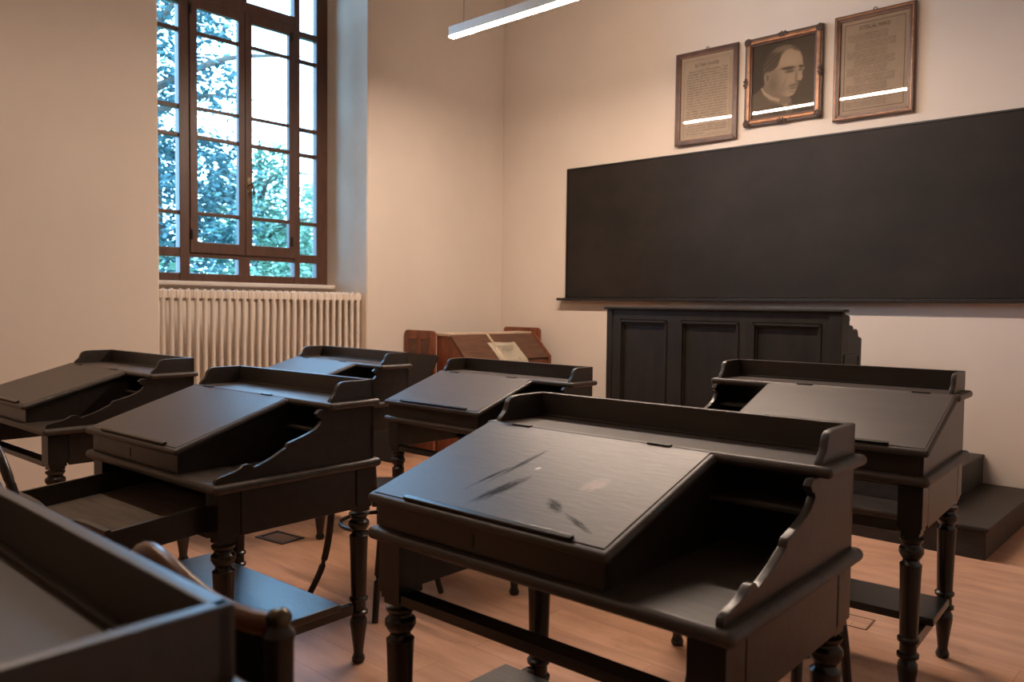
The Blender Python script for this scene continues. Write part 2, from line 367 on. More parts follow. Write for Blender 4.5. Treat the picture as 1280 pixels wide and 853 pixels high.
def make_desk(mirror, label):
    t = thing('school_desk', label, 'desk')
    def X(a, b=None):      # local x from the left edge -> centred (and mirrored) x
        if b is None: return (W / 2 - a) if mirror else (a - W / 2)
        p, q = X(a), X(b); return min(p, q), max(p, q)
    Y = lambda v: v - D / 2
    sh = lambda bm: bm
    def bx(bm, x0, x1, y0, y1, z0, z1, bev=.003, seg=2):
        a, b = X(x0, x1); return box(bm, a, b, Y(y0), Y(y1), z0, z1, bev, seg)
    # legs
    for lx_ in (.058, W - .058):
        for ly_ in (.060, D - .060):
            b = NB(); lathe(b, LEG, X(lx_), Y(ly_), 20)
            for hw, z0, z1 in ((.037, .566, .690), (.0325, .552, .570), (.028, .538, .556), (.036, .529, .540)):
                bx(b, lx_ - hw, lx_ + hw, ly_ - hw, ly_ + hw, z0, z1, .0025) if hw != .036 else None
            obj('leg', b, M['blackleg'], t)
    # aprons and rails
    for s in (0, 1):
        b = NB(); xa = .021 if s == 0 else W - .043
        bx(b, xa, xa + .022, .10, D - .103, .556, .692, .002)
        obj('side_apron', b, M['black'], t)
    b = NB(); bx(b, .096, W - .096, D - .045, D - .024, .57, .692, .002); obj('rear_apron', b, M['black'], t)
    b = NB(); bx(b, .094, W - .094, .028, .078, .548, .572, .003); obj('drawer_rail', b, M['black'], t)
    # table top
    b = NB(); bx(b, 0, W, 0, D, .692, .722, .0145, 5); obj('table_top', b, M['top'], t)
    # foot rest with its two side stretchers
    for xa in (.045, W - .069):
        b = NB(); bx(b, xa, xa + .024, .09, D - .09, .178, .216, .003); obj('stretcher', b, M['blackleg'], t)
    b = NB(); bx(b, .022, W - .022, .235, .475, .216, .241, .005, 3); obj('footrest', b, M['foot'], t)
    # scrolled cheek at the open end
    b = NB(); a0, a1 = X(W - .040, W - .022)
    prism(b, [(Y(y), z) for y, z in [(D - .022, .721), (D - .022, .908)] + [(.43, .9085)] + SCROLL], a0, a1, 'x', .003)
    obj('scrolled_side', b, M['black'], t)
    # plain cheek at the closed end and the sloping writing box
    b = NB(); a0, a1 = X(.022, .040)
    prism(b, [(Y(.022), .721), (Y(D - .022), .721), (Y(D - .022), .908), (Y(.41), .908), (Y(.022), .783)], a0, a1, 'x', .002)
    obj('box_side', b, M['black'], t)
    b = NB(); a0, a1 = X(.652, .668)
    prism(b, [(Y(.022), .721), (Y(.60), .721), (Y(.60), .908), (Y(.41), .908), (Y(.022), .783)], a0, a1, 'x', .002)
    obj('box_side', b, M['black'], t)
    b = NB(); bx(b, .036, .668, .020, .036, .721, .793, .003); fp = obj('box_front', b, M['black'], t)
    b = NB(); bx(b, .325, .336, .018, .0215, .735, .765, .003); obj('keyhole', b, M['dark'], fp)
    b = NB(); bx(b, .022, W - .022, D - .040, D - .022, .721, .908, .002); obj('back_panel', b, M['black'], t)
    # shelf over the back half, gallery round it, small shelf in the open bay
    b = NB(); bx(b, -.004, W + .004, .410, D - .010, .906, .930, .0115, 5); obj('top_shelf', b, M['lid'], t)
    b = NB(); bx(b, .664, W - .036, .415, D - .036, .824, .836, .003); obj('inner_shelf', b, M['inner'], t)
    b = NB(); bx(b, .022, W - .022, D - .038, D - .020, .929, .996, .003); obj('gallery_back', b, M['gal'], t)
    b = NB(); bx(b, .038, W - .038, D - .050, D - .037, .929, .936, .003); obj('gallery_bead', b, M['black'], t)
    gp = [(D - .022, .929), (D - .022, .996), (.500, .996), (.480, .9945), (.468, .990), (.460, .983), (.455, .973), (.452, .962), (.446, .953), (.436, .945), (.429, .937), (.426, .929)]
    for xa in (.022, W - .040):
        a0, a1 = X(xa, xa + .018); b = NB(); prism(b, [(Y(y), z) for y, z in gp], a0, a1, 'x', .0035)
        obj('gallery_side', b, M['gal'], t)
    # lid: bullnosed slab, flat panel, pen ledge, hinges
    b = NB(); a0, a1 = X(.004, .688)
    box(b, a0, a1, 0, LLEN - .001, -.022, 0, .0105, 5, lambda c: (c[0], slope(c)[1] - D / 2, slope(c)[2]))
    lid = obj('lid', b, M['top'], t)
    b = NB(); a0, a1 = X(.018, .672)
    box(b, a0, a1, .016, LLEN - .004, -.004, .0018, .0012, 1, lambda c: (c[0], slope(c)[1] - D / 2, slope(c)[2]))
    obj('lid_panel', b, M['lid'], lid)
    b = NB(); a0, a1 = X(.125, .598)
    box(b, a0, a1, .012, .026, .001, .010, .002, 2, lambda c: (c[0], slope(c)[1] - D / 2, slope(c)[2]))
    obj('pen_ledge', b, M['blackleg'], lid)
    for hx in (.125, .54):
        b = NB(); bx(b, hx - .03, hx + .03, .408, .424, .9275, .9325, .002)
        obj('hinge', b, M['dark'], lid)
    return t

GRP = 'black school desks in rows'
LBL = {
 'A': 'large black school desk in front with streaky scuffs on its lid and no drawer',
 'C': 'black school desk with its drawer pulled wide open, blue sheen on its foot board',
 'D': 'black school desk at the far left by the plain wall, lid cut by the frame',
 'F': 'black school desk standing right in front of the brown desk with the paper note',
 'G': 'black school desk nearest the radiator, with a bright cyan reflection on its lid',
 'H': 'blurred black school desk nearest the camera, filling the lower left corner',
 'E': 'black school desk at right before the platform steps, open shelves on its left end',
}
POSE = {'A': (-1.069, 1.486, 1.48, 1.0, 1.013, 1.004), 'C': (-2.63, 1.404, 2.56, .946, .989, .993), 'D': (-4.138, 1.453, 1.82, 1.007, 1.084, .986),
        'F': (-2.703, 2.768, .26, .962, .890, .968), 'G': (-3.999, 2.699, -3.25, 1.025, .984, .978), 'E': (-1.156, 2.869, 3.71, .96, 1.018, 1.038),
        'H': (-1.058, .031, 0.5, 1.0, 1.0, 1.003)}
def place(o, k):
    x, y, a, sw, sd, s_h = POSE[k]
    o.location = (x, y, 0); o.rotation_euler = (0, 0, R(a)); o.scale = (sw, sd, s_h); o['label'] = LBL[k]; o['group'] = GRP
proto = make_desk(False, LBL['A'])
desks = {'A': proto}
for k in 'CDFGH': desks[k] = dup(proto)
desks['E'] = make_desk(True, LBL['E'])
for k, o in desks.items(): place(o, k)
def child(o, nm):
    for c in o.children_recursive:
        if c.name.split('.')[0] == nm: return c
lp = child(proto, 'lid_panel'); lp.data = lp.data.copy(); lp.data.materials[0] = M['lid_scuffed']
child(proto, 'lid_panel')['label'] = 'lid panel with black scuff streaks'
for c in desks['H'].children:
    if c.name.split('.')[0] == 'gallery_side':
        c.data = c.data.copy()
        for v in c.data.vertices:
            if v.co.y < .19: v.co.y -= .055
# pulled-out drawer of the desk by the window
dr = NB()
dx0, dx1, df, dbk, dz0, dz1 = -.365, .365, -.27 - D / 2, .20 - D / 2, .582, .668
box(dr, dx0, dx0 + .014, df + .01, dbk, dz0, dz1 - .006, .002); box(dr, dx1 - .014, dx1, df + .01, dbk, dz0, dz1 - .006, .002)
box(dr, dx0, dx1, dbk - .012, dbk, dz0, dz1 - .02, .002)
dro = obj('drawer', dr, M['black'], desks['C'])
DROOP = Matrix.Translation((0, dbk, dz1)) @ Matrix.Rotation(R(4.5), 4, 'X') @ Matrix.Translation((0, -dbk, -dz1))
dro.matrix_local = DROOP
b = NB()
fp = [(dx0, dz0 - .005), (dx1, dz0 - .005), (dx1, dz1), (dx1 - .12, dz1), (dx1 - .2, dz1 - .004), (dx1 - .26, dz1 - .016), (0, dz1 - .020), (dx0 + .26, dz1 - .016), (dx0 + .2, dz1 - .004), (dx0 + .12, dz1), (dx0, dz1)]
prism(b, fp, df, df + .018, 'y', .003); obj('drawer_front', b, M['black'], dro)
b = NB(); box(b, dx0 + .01, dx1 - .01, df + .012, dbk, dz0 + .004, dz0 + .012, .001); obj('drawer_bottom', b, M['drawerbottom'], dro)
b = NB(); lathe(b, [(.006, 0), (.006, .012), (.014, .020), (.016, .026), (.012, .032), (.003, .034)], 0, 0, 14, Matrix.Translation((0, df, .62)) @ Matrix.Rotation(R(90), 4, 'X'))
obj('knob', b, M['steel'], dro)

# ------------------------------------------------------------------ chairs
def bentwood(label, loc, rz):
    t = thing('bentwood_chair', label, 'chair', loc, rz, 'bentwood chairs at the desks')
    b = NB(); lathe(b, [(.05, .448), (.17, .448), (.19, .452), (.196, .462), (.19, .472), (.17, .474), (.05, .470)], 0, 0, 32); obj('seat', b, M['bentwood'], t)
    b = NB(); tube(b, [(.160 * math.cos(a * math.pi / 16), .160 * math.sin(a * math.pi / 16), .32) for a in range(32)], .009, 8, True); obj('hoop', b, M['bentwood'], t)
    for sx in (-1, 1):
        b = NB(); tube(b, spline([(sx * .13, .13, .45), (sx * .148, .150, .30), (sx * .160, .165, .15), (sx * .185, .195, .0)], 6), lambda u: .016 - .004 * u, 10); obj('leg', b, M['bentwood'], t)
        b = NB(); tube(b, spline([(sx * .150, -.125, .47), (sx * .152, -.135, .30), (sx * .165, -.165, .14), (sx * .205, -.215, .0)], 6), lambda u: .016 - .003 * u, 10); obj('leg', b, M['bentwood'], t)
    b = NB(); tube(b, spline([(-.135, -.15, .44), (-.150, -.18, .62), (-.14, -.21, .76), (-.08, -.225, .84), (0, -.23, .865), (.08, -.225, .84), (.14, -.21, .76), (.150, -.18, .62), (.135, -.15, .44)], 7), .013, 10)
    obj('back_hoop', b, M['bentwood'], t)
    b = NB(); tube(b, spline([(-.09, -.165, .46), (-.10, -.18, .60), (-.07, -.205, .70), (0, -.21, .735), (.07, -.205, .70), (.10, -.18, .60), (.09, -.165, .46)], 6), .010, 8)
    obj('inner_hoop', b, M['bentwood'], t)
    return t
bentwood('black bentwood chair with a hoop under its seat, legs seen past the open-drawer desk', (-2.715, 2.12, 0), R(6))
bentwood('black bentwood chair behind the large front desk, only thin legs showing', (-.99, 2.18, 0), R(-4))
bentwood('black bentwood chair at the left edge, only a sliver of its curved back showing', (-2.62, .885, 0), R(0))

t = thing('wooden_armless_chair', 'dark wooden chair with a curved brown top rail and finials, behind the blurred corner desk', 'chair', (-1.108, .76, 0), R(0))
b = NB(); box(b, -.205, .205, -.18, .21, .43, .465, .015, 3); obj('seat', b, M['chaircover'], t)
PX, PY = .202, -.212
for sx in (-1, 1):
    b = NB()
    lathe(b, [(.014, 0), (.018, .02), (.021, .30), (.021, .46), (.019, .60), (.019, .815), (.0215, .825), (.016, .832), (.013, .838)], sx * PX, PY, 14)
    po = obj('back_post', b, M['bentwood'], t)
    b = NB(); lathe(b, [(.011, .836), (.016, .840), (.017, .847), (.014, .853), (.008, .857), (.003, .858)], sx * PX, PY, 14); obj('finial', b, M['finial'], po)
    b = NB(); lathe(b, [(.014, 0), (.016, .02), (.020, .15), (.021, .43)], sx * .185, .185, 14); obj('leg', b, M['bentwood'], t)
    b = NB(); tube(b, [(sx * PX, PY, .22), (sx * .185, .185, .22)], .009, 8); obj('stretcher', b, M['bentwood'], t)
b = NB()
def curve_y(u): return PY - .075 * (1 - u * u)
box(b, -.185, .185, 0, .016, .545, .828, .004, 2)
bmesh.ops.subdivide_edges(b, edges=[e for e in b.edges if abs(e.verts[0].co.x - e.verts[1].co.x) > .2], cuts=18)
for v in b.verts: v.co.y += curve_y(v.co.x / .2)
obj('back_panel', b, M['chaircover'], t)
b = NB(); tube(b, [(x * .2, curve_y(x) + .008, .832 + .062 * math.exp(-((x + .08) / .6) ** 2) * (1 - x ** 4)) for x in [i / 12 - 1 for i in range(25)]], .016, 12); obj('top_rail', b, M['chairrail'], t)

# ------------------------------------------------------------------ platform, lectern, blackboard
pl = thing('stepped_platform', 'worn black two-step wooden platform against the blackboard wall', 'platform', (-2.7, 5.1, 0))
def plb(bm, x0, x1, y0, y1, z0, z1, bev=.004): box(bm, x0 + 2.7, x1 + 2.7, y0 - 5.1, y1 - 5.1, z0, z1, bev)
b = NB(); plb(b, -4.44, -.945, 4.525, YW - .004, 0, .147); obj('lower_step', b, M['dais'], pl)
b = NB(); plb(b, -4.455, -.93, 4.508, YW - .004, .147, .168, .007); obj('lower_tread', b, M['dais'], pl)
b = NB(); plb(b, -4.19, -1.218, 4.80, YW - .006, .168, .330); obj('upper_step', b, M['dais'], pl)
b = NB(); plb(b, -4.20, -1.212, 4.785, YW - .006, .330, .350, .007); obj('upper_tread', b, M['dais'], pl)

LX0, LX1, LY0, LY1, LZ0, LZ1 = -3.55, -1.825, 4.90, 5.255, .350, 1.246
le = thing('lectern', 'black panelled teacher desk standing on the platform below the blackboard', 'desk', ((LX0 + LX1) / 2, (LY0 + LY1) / 2, LZ0))
ox, oy = (LX0 + LX1) / 2, (LY0 + LY1) / 2
def lb(bm, x0, x1, y0, y1, z0, z1, bev=.003): return box(bm, x0 - ox, x1 - ox, y0 - oy, y1 - oy, z0 - LZ0, z1 - LZ0, bev)
PAN = ((-3.437, -3.036), (-2.927, -2.490), (-2.395, -1.945))
b = NB(); zt, zb = 1.150, .47
lb(b, LX0 + .001, LX1 - .001, LY0 + .0015, LY0 + .0285, zt + .004, LZ1 - .02); lb(b, LX0 + .001, LX1 - .001, LY0 + .0015, LY0 + .0285, LZ0 + .001, zb)
xs = [LX0] + [v for p in PAN for v in p] + [LX1]
for i in range(0, 8, 2): lb(b, xs[i], xs[i + 1], LY0, LY0 + .03, zb - .01, zt + .01)
for xa, xb in ((LX0 - .002, LX0 + .046), (LX1 - .075, LX1 + .002)): lb(b, xa, xb, LY0 - .007, LY0 + .02, LZ0 + .002, LZ1 - .022, .004)
obj('front_frame', b, M['lectern'], le)
for x0, x1 in PAN:
    b = NB(); lb(b, x0 - .01, x1 + .01, LY0 + .019, LY0 + .027, zb - .01, zt + .01, 0); po = obj('front_panel', b, M['lectern'], le)
    b = NB()
    for k, (w_, y_) in enumerate(((.016, -.007), (.010, .006))):
        o_ = 0 if k == 0 else .018
        lb(b, x0 + o_, x0 + o_ + w_, LY0 + y_, LY0 + .02, zb, zt, .003); lb(b, x1 - o_ - w_, x1 - o_, LY0 + y_, LY0 + .02, zb, zt, .003)
        lb(b, x0 + o_, x1 - o_, LY0 + y_, LY0 + .02, zt - o_ - w_, zt - o_, .003); lb(b, x0 + o_, x1 - o_, LY0 + y_, LY0 + .02, zb + o_, zb + o_ + w_, .003)
    obj('panel_moulding', b, M['lectern'], po)
b = NB(); lb(b, LX0 - .025, LX1 + .02, LY0 - .022, LY0 + .07, LZ1 - .020, LZ1, .008); obj('top_moulding', b, M['lectern'], le)
prof = [(LY0 + .03, LZ0), (LY1, LZ0), (LY1, 1.062), (LY1 - .02, 1.070), (LY1 - .055, 1.075), (LY1 - .066, 1.10), (LY1 - .075, 1.118), (LY1 - .10, 1.124), (LY1 - .145, 1.118), (LY1 - .155, 1.142),
        (LY1 - .175, 1.148), (LY1 - .205, 1.146), (LY1 - .215, 1.165), (LY1 - .205, 1.185), (LY1 - .215, 1.205), (LY1 - .245, 1.212), (LY1 - .275, 1.208), (LY1 - .29, LZ1 - .02), (LY0 + .03, LZ1 - .02)]
for xa in (LX0, LX1 - .035):
    b = NB(); prism(b, [(y - oy, z - LZ0) for y, z in prof], xa - ox, xa + .030 - ox, 'x', .003); so = obj('stepped_side', b, M['lectern'], le)
    xo = xa - .004 if xa == LX0 else xa + .030
    b = NB()
    for y0, y1, z0, z1 in ((LY0 + .06, LY0 + .075, .45, .965), (LY1 - .055, LY1 - .04, .45, .965), (LY0 + .06, LY1 - .04, .955, .97), (LY0 + .06, LY1 - .04, .44, .455)):
        lb(b, xo - .001, xo + .005, y0, y1, z0, z1, .002)
    obj('side_moulding', b, M['boardframe'], so)
b = NB(); lb(b, LX0 + .02, LX1 - .03, LY0 + .03, LY1, 1.03, 1.055, .006); obj('desk_surface', b, M['lectern'], le)
b = NB(); lb(b, LX0 + .02, LX1 - .03, LY0 + .03, LY0 + .30, .50, .52, .003); obj('inner_shelf', b, M['lectern'], le)

bb = thing('blackboard', 'long black chalkboard on the back wall below the three framed pictures', 'blackboard', (-2.6, YW, 1.315))
b = NB(); box(b, -4.560 + 2.6, -.62 + 2.6, -.030, -.001, .008, 1.14, .003); obj('board', b, M['board'], bb)
b = NB(); box(b, -4.578 + 2.6, -.602 + 2.6, -.036, -.001, 1.140, 1.154, .003); box(b, -4.578 + 2.6, -4.562 + 2.6, -.036, -.001, .0, 1.15, .003); box(b, -.62 + 2.6, -.602 + 2.6, -.036, -.001, 0, 1.15, .003)
obj('board_frame', b, M['boardframe'], bb)
b = NB(); box(b, -4.64 + 2.6, -.54 + 2.6, -.085, -.001, -.020, .004, .004); obj('chalk_ledge', b, M['boardframe'], bb)

# ------------------------------------------------------------------ framed pictures
def text_mesh(s, size, align='LEFT', width=None):
    cu = bpy.data.curves.new('printed', 'FONT'); cu.body = s; cu.size = size; cu.align_x = align; cu.align_y = 'TOP'
    cu.resolution_u = 1; cu.space_line = 1.0
    o_ = bpy.data.objects.new('tmp', cu); col.objects.link(o_)
    dg = bpy.context.evaluated_depsgraph_get(); me = bpy.data.meshes.new_from_object(o_.evaluated_get(dg))
    bpy.data.objects.remove(o_); bpy.data.curves.remove(cu)
    me.materials.clear()
    if width and len(me.vertices):
        xs_ = [v.co.x for v in me.vertices]; w_ = max(xs_) - min(xs_)
        if w_ > 1e-5:
            k = width / w_
            for v in me.vertices: v.co.x *= k
    return me
def put_text(parent, s, x, z, size, m, align='CENTER', name='printed_line', width=None):
    me = text_mesh(s, size, align, width); me.materials.append(m)
    for v in me.vertices: v.co = Vector((x + v.co.x, -.0008, z + v.co.y))
    o_ = bpy.data.objects.new(name, me); col.objects.link(o_); o_.parent = parent; return o_
def merge_text(name, items, parent, m):
    bm = NB()
    for s, x, z, size, align, width in items:
        me = text_mesh(s, size, align, width)
        for v in me.vertices: v.co = Vector((x + v.co.x, 0, z + v.co.y))
        bm.from_mesh(me); bpy.data.meshes.remove(me)
    return obj(name, bm, m, parent, smooth=False)
def picture_frame(bm, w, h, y0, y1, fw, bev):
    # mitred moulding as four trapezoid prisms
    for a in range(4):
        L_ = (w if a % 2 == 0 else h) / 2; H_ = (h if a % 2 == 0 else w) / 2
        t_ = NB(); prism(t_, [(-L_, -H_), (L_, -H_), (L_ - fw, -H_ + fw), (-L_ + fw, -H_ + fw)], y0, y1, 'y', bev)
        bmesh.ops.transform(t_, matrix=Matrix.Rotation(a * math.pi / 2, 4, 'Y'), verts=t_.verts[:]); join(bm, t_)
    return bm

def document(label, cx, zc, w, h, rz, tilt, kind):
    t = thing('framed_document', label, 'picture frame', (cx, YW - .012, zc - h / 2), 0, 'framed pictures above the blackboard')
    t.rotation_euler = (R(tilt), 0, R(rz))
    def P(nm, bm, m): o_ = obj(nm, bm, m, t); o_.location = (0, 0, h / 2); return o_
    fo = P('frame', picture_frame(NB(), w, h, -.030, 0, .034, .006), M['frame_brown'])
    inn = picture_frame(NB(), w - .056, h - .056, -.026, -.004, .014, .003); P('inner_moulding', inn, M['frame_mid'])
    if kind == 'poem':
        P('inner_moulding', picture_frame(NB(), w - .018, h - .018, -.0335, -.026, .010, .003), M['frame_gold'])
    pw, ph = w - .08, h - .08
    b = NB(); box(b, -pw / 2, pw / 2, -.008, -.004, -ph / 2, ph / 2, 0); pa = P('paper', b, M['paper'])
    b = NB()
    for k in ((.026,) if kind == 'poem' else (.022, .032)):
        th = .003 if kind == 'poem' else .0012
        x_, z_ = pw / 2 - k, ph / 2 - k
        for q in ((-x_, x_, z_ - th, z_), (-x_, x_, -z_, -z_ + th), (-x_, -x_ + th, -z_, z_), (x_ - th, x_, -z_, z_)):
            box(b, q[0], q[1], -.0086, -.008, q[2], q[3], 0)
    o_ = obj('printed_border', b, M['ink'] if kind == 'poem' else M['faint_ink'], pa); 
    items = []; 
    if kind == 'address':
        items.append(('Ey Türk Gençliği', 0, ph / 2 - .052, .036, 'CENTER', .20))
        body = ["     Birinci vazifen, Türk istiklâlini, Türk", "cumhuriyetini, ilelebet muhafaza ve müdafaa", "etmektir. Mevcudiyetinin ve istikbalinin yegâne",
                "temeli budur. Bu temel, senin en kıymetli", "hazinendir. İstikbalde dahi seni bu hazineden", "mahrum etmek isteyecek dahilî ve haricî", "bedhahların olacaktır. Bir gün, istiklâl ve",
                "cumhuriyeti müdafaa mecburiyetine düşersen,", "vazifeye atılmak için, içinde bulunacağın", "vaziyetin imkân ve şeraitini düşünmeyeceksin.", "Bu imkân ve şerait, çok namüsait bir mahiyette",
                "tezahür edebilir. İstiklâl ve cumhuriyetine", "kastedecek düşmanlar, bütün dünyada emsali", "görülmemiş bir galibiyetin mümessili olabilirler.", "Cebren ve hile ile aziz vatanın bütün kaleleri",
                "zapt edilmiş, bütün tersanelerine girilmiş,", "bütün orduları dağıtılmış ve memleketin her", "köşesi bilfiil işgal edilmiş olabilir. Bütün bu", "şeraitten daha elîm ve daha vahim olmak üzere,",
                "memleketin dahilinde iktidara sahip olanlar"]
        z = ph / 2 - .105
        for s in body:
            ind = .02 if s.startswith(' ') else 0
            items.append((s.strip(), -pw / 2 + .05 + ind, z, .021, 'LEFT', pw - .10 - ind)); z -= .0205
        z -= .014
        for s, wd in (("Ey Türk istikbalinin evlâdı! İşte bu ahval", .90), ("ve şerait içinde dahi vazifen, Türk istiklâl", 1), ("ve cumhuriyetini kurtarmaktır! Muhtaç olduğun", 1), ("kudret, damarlarında mevcuttur!", .45)):
            items.append((s, -pw / 2 + .05 + (.02 if wd == .9 else 0), z, .019, 'LEFT', (pw - .10) * wd)); z -= .019
        merge_text('printed_text', items, pa, M['ink']).location = (0, -.0088, 0)
    else:
        merge_text('printed_title', [('İSTİKLÂL MARŞI', 0, ph / 2 - .045, .034, 'CENTER', .20)], pa, M['ink']).location = (0, -.0088, 0)
        st = [["Korkma, sönmez bu şafaklarda yüzen al sancak;", "Sönmeden yurdumun üstünde tüten en son ocak.", "O benim milletimin yıldızıdır, parlayacak;", "O benimdir, o benim milletimindir ancak."],
              ["Çatma, kurban olayım, çehreni ey nazlı hilâl!", "Kahraman ırkıma bir gül! Ne bu şiddet, bu celâl?", "Sana olmaz dökülen kanlarımız sonra helâl;", "Hakkıdır, Hakk'a tapan milletimin istiklâl."],
              ["Ben ezelden beridir hür yaşadım, hür yaşarım.", "Hangi çılgın bana zincir vuracakmış? Şaşarım!", "Kükremiş sel gibiyim, bendimi çiğner, aşarım.", "Yırtarım dağları, enginlere sığmam, taşarım."],
              ["Garbın âfâkını sarmışsa çelik zırhlı duvar,", "Benim iman dolu göğsüm gibi serhaddim var.", "Ulusun, korkma! Nasıl böyle bir imanı boğar,", "Medeniyet dediğin tek dişi kalmış canavar?"],
              ["Arkadaş! Yurduma alçakları uğratma, sakın.", "Siper et gövdeni, dursun bu hayâsızca akın.", "Doğacaktır sana va'dettiği günler Hakk'ın...", "Kim bilir, belki yarın, belki yarından da yakın."]]
        z = ph / 2 - .095
        for i, q in enumerate(st * 2):
            for s in q[:4 if i < 9 else 3]:
                if z < -ph / 2 + .045: break
                items.append((s, -pw / 2 + (.045 if i % 2 == 0 else .095), z, .0145, 'LEFT', pw - .18)); z -= .0132
            z -= .004
        merge_text('printed_text', items, pa, M['faint_ink']).location = (0, -.0088, 0)
    b = NB(); box(b, -pw / 2, pw / 2, -.0125, -.0110, -ph / 2, ph / 2, 0); g_ = P('picture_glass', b, M['picglass'])
    b = NB(); tube(b, spline([(-.012, -.006, h / 2), (-.010, -.006, h / 2 + .014), (0, -.006, h / 2 + .020), (.010, -.006, h / 2 + .014), (.012, -.006, h / 2)], 4), .003, 6); P('hanger', b, M['dark'])
    return t
document('left framed page of dense dark handwriting, with a line of light across its glass', -3.207, 2.889, .525, .722, 2.1, 0, 'address')
document('right and largest framed page, faint verse with a dark title line inside a ruled border', -1.955, 2.899, .525, .712, 0, 0, 'poem')

def portrait(label, cx, zc, w, h):
    t = thing('framed_portrait', label, 'picture frame', (cx, YW - .012, zc - h / 2), 0, 'framed pictures above the blackboard')
    def P(nm, bm, m, parent=None): o_ = obj(nm, bm, m, parent or t); o_.location = (0, 0, h / 2); return o_
    P('frame', picture_frame(NB(), w, h, -.026, 0, .022, .006), M['frame_orn'])
    P('inner_moulding', picture_frame(NB(), w - .030, h - .030, -.034, -.004, .030, .009), M['frame_gold'])
    P('inner_moulding', picture_frame(NB(), w - .088, h - .088, -.024, -.004, .014, .004), M['frame_brown'])
    def leafs(x, z, n_, r, sx=1.0, sz=1.0):
        b = NB()
        for i in range(n_):
            a = 2 * math.pi * i / n_ + .3
            px, pz = x + r * sx * math.cos(a), z + r * sz * math.sin(a)
            m4 = Matrix.Translation((px, -.029, pz)) @ Matrix.Rotation(-a, 4, 'Y') @ Matrix.Diagonal((.012, .010, .010, 1))
            bmesh.ops.create_icosphere(b, subdivisions=2, radius=1, matrix=m4)
        bmesh.ops.create_icosphere(b, subdivisions=2, radius=1, matrix=Matrix.Translation((x, -.032, z)) @ Matrix.Diagonal((.016 * sx, .010, .016 * sz, 1)))
        P('carved_ornament', b, M['frame_orn'])
    e = .024
    for sx in (-1, 1):
        for sz in (-1, 1): leafs(sx * (w / 2 - e), sz * (h / 2 - e), 9, .019)
        leafs(sx * (w / 2 - .014), 0, 8, .018, .7, 1.6)
    leafs(0, h / 2 - .014, 8, .018, 1.6, .7); leafs(0, -h / 2 + .014, 8, .018, 1.6, .7)
    pw, ph = w - .10, h - .10
    # the sepia print: a grid whose vertex colours hold the printed picture
    NXg, NZg = 120, 144
    def sm(a, b_, x):
        k = min(1, max(0, (x - a) / (b_ - a))); return k * k * (3 - 2 * k)
    def ell(u, v, cu, cv, ru, rv, soft=.2, rot=0):
        du, dv = u - cu, (v - cv) * 1.22
        c, s = math.cos(rot), math.sin(rot); du, dv = du * c + dv * s, -du * s + dv * c
        return 1 - sm(1 - soft, 1 + soft, math.hypot(du / ru, dv / (rv * 1.22)))
    def poly(u, v, P_, soft=.012):
        ins = False; dmin = 9
        n_ = len(P_)
        for i in range(n_):
            (x1, y1), (x2, y2) = P_[i], P_[(i + 1) % n_]
            if (y1 > v) != (y2 > v) and u < (x2 - x1) * (v - y1) / (y2 - y1) + x1: ins = not ins
            dx, dy = x2 - x1, y2 - y1; tt = min(1, max(0, ((u - x1) * dx + (v - y1) * dy) / (dx * dx + dy * dy + 1e-9)))
            dmin = min(dmin, math.hypot(u - x1 - tt * dx, v - y1 - tt * dy))
        return sm(-soft, soft, dmin if ins else -dmin)
    HEAD = [(.20, .44), (.185, .36), (.21, .26), (.27, .17), (.36, .105), (.47, .075), (.58, .085), (.68, .13), (.755, .20), (.79, .28), (.80, .36), (.815, .405), (.825, .42), (.80, .45), (.785, .48),
            (.80, .53), (.775, .575), (.735, .585), (.725, .62), (.715, .66), (.70, .70), (.665, .745), (.60, .765), (.52, .745), (.43, .70), (.33, .66), (.25, .61), (.22, .54)]
    HAIR = [(.20, .45), (.175, .38), (.19, .27), (.25, .17), (.34, .10), (.46, .065), (.58, .075), (.68, .125), (.735, .19), (.70, .175), (.62, .135), (.54, .14), (.47, .19), (.44, .26), (.41, .33), (.35, .375), (.30, .385), (.26, .40), (.235, .45)]
    NECK = [(.22, .52), (.30, .62), (.45, .70), (.60, .76), (.62, .84), (.50, .86), (.30, .78), (.19, .68), (.17, .60)]
    SUIT = [(-.05, .70), (.06, .645), (.15, .60), (.20, .66), (.30, .74), (.44, .80), (.56, .90), (.64, 1.05), (-.05, 1.05)]
    SUIT2 = [(.62, .80), (.70, .83), (.82, .90), (.92, 1.0), (.95, 1.05), (.58, 1.05), (.60, .92)]
    SHIRT = [(.44, .79), (.54, .775), (.63, .80), (.64, .90), (.66, 1.05), (.62, 1.05), (.55, .91)]
    COLLAR = [(.15, .595), (.17, .585), (.22, .65), (.33, .725), (.46, .775), (.44, .81), (.30, .755), (.20, .68)]
    def shade(u, v):
        g_ = .050 + .05 * ell(u, v, .95, .55, .5, .6, .7) + .02 * (1 - v)
        def over(g0, val, a): return g0 + (val - g0) * a
        g_ = over(g_, .085, poly(u, v, SUIT2, .02))
        g_ = over(g_, .15 - .06 * ell(u, v, .45, .98, .3, .12, .6), poly(u, v, SUIT, .015))
        g_ = over(g_, .45, poly(u, v, SHIRT, .012)); g_ = over(g_, .16, ell(u, v, .615, .93, .035, .12, .3))
        g_ = over(g_, .26, poly(u, v, NECK, .02)); g_ = over(g_, .52, poly(u, v, COLLAR, .010))
        h_ = poly(u, v, HEAD, .012)
        f_ = .46 + .14 * ell(u, v, .62, .25, .2, .12, .8) - .16 * ell(u, v, .42, .60, .2, .16, .8) + .09 * ell(u, v, .55, .53, .12, .10, .8)
        f_ -= .10 * ell(u, v, .30, .52, .12, .22, .8) ; f_ += .10 * ell(u, v, .775, .52, .03, .07, .6); f_ += .06 * ell(u, v, .60, .715, .07, .04, .7)
